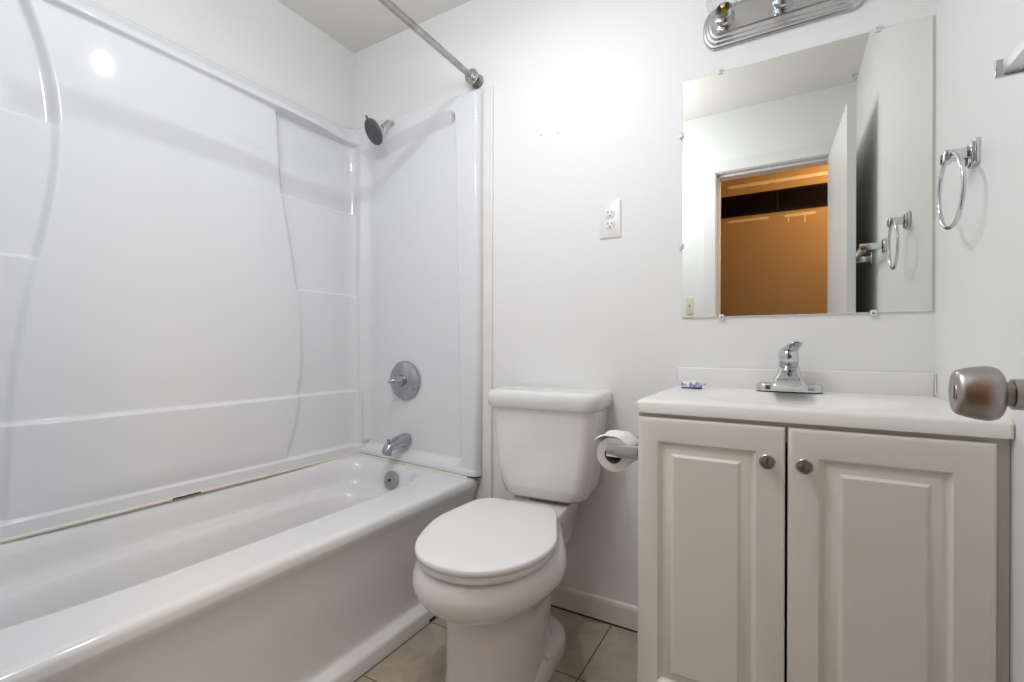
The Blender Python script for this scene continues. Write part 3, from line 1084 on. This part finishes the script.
# wrapped soap
so = thing('soap', 'small wrapped soap bar with purple print on the left of the vanity top', 'soap', (1.612, -0.105, 0.8532), math.radians(-12))
bm = bmesh.new()
sec = []
for z, g in ((0.002, -0.006), (0.004, -0.001), (0.010, 0.001), (0.016, 0.0), (0.020, -0.004), (0.0225, -0.012)):
    sec.append(rrect(0, 0, 0.029 + g, 0.019 + g, 0.012 + min(g, 0), z, 6))
loops(bm, sec)
obj('soap_bar', bm, 'soap_wrap', so)
for sx in (-1, 1):
    bm = bmesh.new()
    pts = []
    for k in range(7):
        y = -0.020 + 0.040 * k / 6
        pts.append((sx * 0.027, y * 0.7, 0.012 + 0.002 * math.sin(k * 2.1)))
    tip = [(sx * (0.039 + 0.003 * math.sin(k * 1.7)), -0.020 + 0.040 * k / 6, 0.014 + 0.004 * math.sin(k * 2.6)) for k in range(7)]
    a = [bm.verts.new(p) for p in pts]
    b = [bm.verts.new(p) for p in tip]
    a2 = [bm.verts.new((p[0], p[1], p[2] + 0.0008)) for p in pts]
    b2 = [bm.verts.new((p[0], p[1], p[2] + 0.0008)) for p in tip]
    skin(bm, [a + a2[::-1], b + b2[::-1]], 0, True, True)
    obj('wrapper_end', bm, 'soap_wrap', so)
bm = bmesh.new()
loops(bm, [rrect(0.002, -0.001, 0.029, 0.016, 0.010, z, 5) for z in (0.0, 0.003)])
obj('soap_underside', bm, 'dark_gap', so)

# ------------------------------------------------------------------ toilet paper
ho = thing('paper_holder', 'chrome two-post toilet paper holder on the side of the vanity cabinet', 'toilet paper holder', (VX0, -0.31, 0.697))
for sy in (-1, 1):
    bm = bmesh.new()
    y = sy * 0.067
    box(bm, -0.006, -0.0003, y - 0.022, y + 0.022, -0.026, 0.026, 0.002)
    obj('wall_plate', bm, 'chrome', ho)
    bm = bmesh.new()
    box(bm, -0.112, -0.004, y - 0.006, y + 0.006, -0.0175, 0.0175, 0.003)
    obj('post', bm, 'dull_chrome', ho)
bm = bmesh.new()
tube(bm, [(-0.098, -0.062, 0), (-0.098, 0.062, 0)], 0.008, 32)
obj('spindle', bm, 'dull_chrome', ho)
rl = thing('toilet_paper_roll', 'white toilet paper roll with a loose sheet on the holder beside the vanity', 'toilet paper roll', (VX0 - 0.098, -0.31, 0.697 - 0.0157))
bm = bmesh.new()
n = 48
lathe(bm, [(0.0245, -0.052), (0.0455, -0.052), (0.047, -0.0505), (0.047, 0.0505), (0.0455, 0.052), (0.0245, 0.052)], (0, 0, 0), (0, -1, 0), n)
for f in bm.faces:
    ys_ = [v_.co.y for v_ in f.verts]
    if max(ys_) - min(ys_) < 1e-4:
        f.material_index = 1
obj('paper_body', bm, ['paper', 'paper_edge'], rl)
bm = bmesh.new()
lathe(bm, [(0.0246, -0.0515), (0.0246, 0.0515), (0.0235, 0.0515), (0.0235, -0.0515), (0.0246, -0.0515)], (0, 0, 0), (0, -1, 0), 32)
obj('core_tube', bm, 'cardboard', rl)
bm = bmesh.new()
prof = []
for k in range(13):                 # sheet wraps over the top then lifts off to the tub side
    a = math.radians(20 + 85 * k / 12)
    rr = 0.0482 + 0.001 * math.sin(k)
    prof.append((rr * math.cos(a), rr * math.sin(a)))
lx_, lz_ = prof[-1]
for k, (dx, dz) in enumerate(((-0.008, -0.0005), (-0.016, -0.003), (-0.024, -0.0075), (-0.031, -0.0145), (-0.037, -0.0235))):
    prof.append((lx_ + dx, lz_ + dz))
rows = []
for i, y in enumerate(np.linspace(-0.053, 0.052, 12)):
    row = []
    for k, (x, z) in enumerate(prof):
        wv = max(0, k - 8)
        row.append((x + 0.0014 * math.sin(i * 0.9 + k) * wv / 5, y - 0.0012 * wv, z + 0.0010 * wv * math.sin(i * 0.8 + 0.6) + 0.0006 * wv))
    rows.append(row)
P = np.array(rows)
grid_mesh(bm, P)
o = obj('loose_sheet', bm, 'paper', rl)
md = o.modifiers.new('thickness', 'SOLIDIFY')
md.thickness = 0.0012
md.offset = 1

# ------------------------------------------------------------------ mirror
mi = thing('wall_mirror', 'large frameless mirror clipped to the wall above the vanity', 'mirror', (1.878, 0, 1.462))
MX0, MX1, MZ0, MZ1 = 1.5655, 2.1905, 1.0745, 1.8495
bm = bmesh.new()
box(bm, MX0 - 1.878, MX1 - 1.878, -0.0065, -0.0005, MZ0 - 1.462, MZ1 - 1.462, 0.0015, 2)
bm.faces.ensure_lookup_table()
obj('mirror_pane', bm, 'mirror_glass', mi, False)


def clip(x, z, dx, dz):
    bm = bmesh.new()
    box(bm, x - 0.0075, x + 0.0075, -0.0115, -0.0005, z - 0.0085, z + 0.0085, 0.003, 3)
    bmesh.ops.translate(bm, verts=bm.verts[:], vec=(dx, 0, dz))
    lathe(bm, [(0.0035, 0), (0.003, 0.0015), (0, 0.002)], (x + dx, -0.0115, z + dz), (0, -1, 0), 12, 1)
    o = obj('mirror_clip', bm, ['clip_plastic', 'dull_chrome'], mi)
    o.location = (-1.878, 0, -1.462)


for cx_ in (1.680, 2.075):
    clip(cx_, MZ1, 0, 0.001)
for cx_ in (1.686, 2.068):
    clip(cx_, MZ0, 0, -0.001)
for cz_ in (1.674, 1.310):
    clip(MX0, cz_, -0.001, 0)

# ------------------------------------------------------------------ vanity light bar
vl = thing('vanity_light', 'chrome bar light with clear globe bulbs above the mirror', 'wall light', (1.843, 0, 1.988))
bm = bmesh.new()
hw, hh = 0.214, 0.064


def bar_outline(g, y, n=10):
    """stadium-like outline with rounded ends"""
    a_, b_ = hw - g, hh - g
    r = min(b_, a_) * 0.92
    out = []
    for (sx, sz, a0) in ((1, 1, 0), (-1, 1, 90), (-1, -1, 180), (1, -1, 270)):
        for k in range(n + 1):
            a = math.radians(a0 + 90 * k / n)
            out.append(Vector((sx * (a_ - 0.66 * r) + 0.66 * r * math.cos(a), y, sz * (b_ - r) + r * math.sin(a))))
    return out


ribs = [(0.0, -0.0005), (0.0, -0.010), (0.003, -0.013), (0.008, -0.014), (0.010, -0.018), (0.012, -0.021), (0.017, -0.022), (0.019, -0.026), (0.021, -0.029), (0.026, -0.030), (0.028, -0.034), (0.031, -0.036), (0.040, -0.036)]
loops(bm, [bar_outline(g, y) for g, y in ribs])
obj('back_bar', bm, 'dull_chrome', vl, angle=30)
for bx in (-0.147, 0.008, 0.163):
    bm = bmesh.new()
    lathe(bm, [(0.0, 0.030), (0.027, 0.034), (0.0275, 0.040), (0.0245, 0.045), (0.0235, 0.066), (0.0255, 0.070), (0.0255, 0.074), (0.0235, 0.074), (0.0215, 0.062), (0.020, 0.045), (0, 0.044)], (bx, 0, 0.008), (0, -1, 0), 32)
    so_ = obj('socket', bm, 'chrome', vl)
    bm = bmesh.new()
    pr = [(0.013, 0.050), (0.0135, 0.072), (0.0145, 0.080)]
    for k in range(1, 15):
        a = math.radians(20 + 160 * k / 14)
        pr.append((0.0425 * math.sin(a), 0.120 - 0.0425 * math.cos(a)))
    pr[-1] = (0.0, pr[-1][1])
    lathe(bm, pr, (bx, 0, 0.008), (0, -1, 0), 36)
    bu = obj('bulb', bm, 'bulb_glass', vl)
    bm = bmesh.new()
    lathe(bm, [(0, 0.046), (0.0115, 0.046), (0.0122, 0.056), (0.0115, 0.066), (0.006, 0.074), (0.004, 0.092), (0.006, 0.098), (0, 0.100)], (bx, 0, 0.008), (0, -1, 0), 20)
    tube(bm, [(bx - 0.003, -0.094, 0.008), (bx - 0.010, -0.110, 0.008)], 0.0008, 6)
    tube(bm, [(bx + 0.003, -0.094, 0.008), (bx + 0.010, -0.110, 0.008)], 0.0008, 6)
    obj('bulb_stem', bm, 'brass', bu)

# ------------------------------------------------------------------ outlet and switch
ou = thing('wall_outlet', 'white duplex electrical outlet on the back wall left of the mirror', 'outlet', (1.3215, 0, 1.432))
bm = bmesh.new()
sec = []
for y, g in ((-0.0005, 0.0), (-0.002, 0.0), (-0.0045, 0.002), (-0.0060, 0.0055)):
    sec.append([Vector((p.x, y, p.y)) for p in rrect(0, 0, 0.0395 - g, 0.0675 - g, 0.004, 0, 4)])
loops(bm, sec)
obj('cover_plate', bm, 'outlet_plastic', ou, angle=30)
for sz in (-1, 1):
    bm = bmesh.new()
    sec = []
    for y, g in ((-0.004, 0.0), (-0.0080, 0.0), (-0.0088, 0.0012)):
        sec.append([Vector((p.x, y, p.y + sz * 0.0195)) for p in rrect(0, 0, 0.0170 - g, 0.0145 - g, 0.010, 0, 6)])
    loops(bm, sec)
    z = sz * 0.0195
    for sx in (-1, 1):
        box(bm, sx * 0.0066 - 0.0013, sx * 0.0066 + 0.0013, -0.0091, -0.0080, z + 0.0005, z + 0.0085, mi=1)
    lathe(bm, [(0.0027, 0), (0.0027, 0.0003), (0, 0.0003)], (0, -0.0088, z - 0.0075), (0, -1, 0), 12, 1)
    obj('receptacle', bm, ['outlet_plastic', 'black'], ou)
bm = bmesh.new()
lathe(bm, [(0.0032, 0.0058), (0.003, 0.0072), (0, 0.0075)], (0, 0, 0), (0, -1, 0), 12)
obj('cover_screw', bm, 'outlet_plastic', ou)

sw = thing('light_switch', 'ivory toggle light switch beside the doorway, seen in the mirror', 'light switch', (1.335, YD, 1.245))
bm = bmesh.new()
sec = []
for y, g in ((0.0005, 0.0), (0.002, 0.0), (0.0045, 0.002), (0.0055, 0.005)):
    sec.append([Vector((p.x, y, p.y)) for p in rrect(0, 0, 0.022 - g, 0.0575 - g, 0.004, 0, 4)])
loops(bm, sec)
obj('cover_plate', bm, 'switch_plastic', sw)
bm = bmesh.new()
extrude_poly(bm, [(-0.004, 0.005, -0.010), (-0.004, 0.005, 0.010), (-0.004, 0.018, 0.012), (-0.004, 0.018, 0.006)], (0.008, 0, 0))
obj('toggle', bm, 'switch_plastic', sw)

# ------------------------------------------------------------------ towel ring and towel bar
tr = thing('towel_ring', 'chrome towel ring on a square post on the right wall beside the mirror', 'towel ring', (W, -0.30, 1.382))
bm = bmesh.new()
for x0, x1, h in ((-0.008, -0.0003, 0.0235), (-0.013, -0.008, 0.019)):
    box(bm, x0, x1, -h, h, -h - 0.004, h - 0.004 + 0.004, 0.002)
obj('wall_plate', bm, 'chrome', tr)
bm = bmesh.new()
box(bm, -0.052, -0.010, -0.010, 0.010, -0.011, 0.011, 0.002)
box(bm, -0.053, -0.036, -0.018, 0.018, -0.013, 0.009, 0.002)
obj('post', bm, 'chrome', tr)
bm = bmesh.new()
rc = Vector((-0.040, 0.0, -0.074))
tl = math.radians(4)
pts = []
for k in range(56):
    a = 2 * PI * k / 56
    y, z = 0.076 * math.cos(a), 0.076 * math.sin(a)
    pts.append(rc + Vector((-0.02 * y - 0.02 * z, y, z)))
tube(bm, pts, 0.0043, 12, closed=True)
obj('ring', bm, 'chrome', tr)

tb = thing('towel_bar', 'square chrome towel bar on the right wall behind the door edge', 'towel bar', (W, -0.85, 1.376))
for py in (0.155, -0.155):
    bm = bmesh.new()
    box(bm, -0.009, -0.0003, py - 0.024, py + 0.024, -0.026, 0.026, 0.002)
    obj('wall_plate', bm, 'chrome', tb)
    bm = bmesh.new()
    box(bm, -0.082, -0.008, py - 0.012 if py < 0 else py + 0.006, py - 0.006 if py < 0 else py + 0.012, -0.0125, 0.0125, 0.001)
    box(bm, -0.055, -0.008, py - 0.008, py + 0.008, -0.0115, 0.0115, 0.001)
    obj('post', bm, 'chrome', tb)
bm = bmesh.new()
box(bm, -0.0745, -0.0545, -0.161, 0.161, -0.0095, 0.0105, 0.0012)
obj('bar', bm, 'satin', tb)

# ------------------------------------------------------------------ hall vent grille, ceiling hook
vg = thing('air_vent', 'long dark brown return air grille high on the orange hall wall', 'vent', (1.80, HY, 2.083))
bm = bmesh.new()
vw, vh = 0.62, 0.082
box(bm, -vw, vw, 0.0005, 0.012, vh - 0.016, vh, 0.002)
box(bm, -vw, vw, 0.0005, 0.012, -vh, -vh + 0.016, 0.002)
for x in (-vw + 0.008, 0.012, vw - 0.008):
    box(bm, x - 0.008, x + 0.008, 0.0005, 0.0115, -vh + 0.016, vh - 0.016, 0.001)
obj('frame', bm, 'vent_paint', vg)
for x0, x1 in ((-vw + 0.016, 0.004), (0.020, vw - 0.016)):
    bm = bmesh.new()
    box(bm, x0, x1, 0.0004, 0.0012, -vh + 0.016, vh - 0.016)
    k = x0 + 0.012
    while k < x1 - 0.006:
        box(bm, k - 0.0012, k + 0.0012, 0.0008, 0.010, -vh + 0.016, vh - 0.016)
        k += 0.016
    obj('grille', bm, 'vent_paint', vg, False)

ck = thing('ceiling_hook', 'small grey hook in the ceiling corner by the door, seen in the mirror', 'hook', (2.180, -1.47, H))
bm = bmesh.new()
lathe(bm, [(0, 0.0005), (0.013, 0.0005), (0.012, 0.005), (0.004, 0.008), (0.003, 0.016), (0, 0.016)], (0, 0, 0), (0, 0, -1), 18)
obj('hook_base', bm, 'chrome', ck)
bm = bmesh.new()
tube(bm, [(0.007 * math.cos(a), 0, -0.022 + 0.007 * math.sin(a)) for a in [math.radians(90 + 270 * k / 12) for k in range(13)]], 0.0024, 8)
obj('hook_curve', bm, 'chrome', ck)

# ------------------------------------------------------------------
PART_LABELS = {
    'spray_face': 'dark grey round spray face', 'overflow_plate': 'worn metal overflow plate with a centre hole',
    'door_knob': 'brushed nickel round door knob', 'bulb': 'clear glass globe bulb', 'bulb_stem': 'brass-coloured bulb stem',
    'core_tube': 'brown cardboard core', 'loose_sheet': 'loose end of white paper', 'knob': 'round nickel cabinet knob',
    'set_screw_cap': 'small black screw cap', 'mirror_clip': 'clear plastic mirror clip', 'collar': 'round chrome collar',
}
# labels on parts that look different from the rest of their thing
for o in bpy.data.objects:
    k = o.name.split('.')[0]
    if o.parent and k in PART_LABELS:
        o['label'] = PART_LABELS[k]
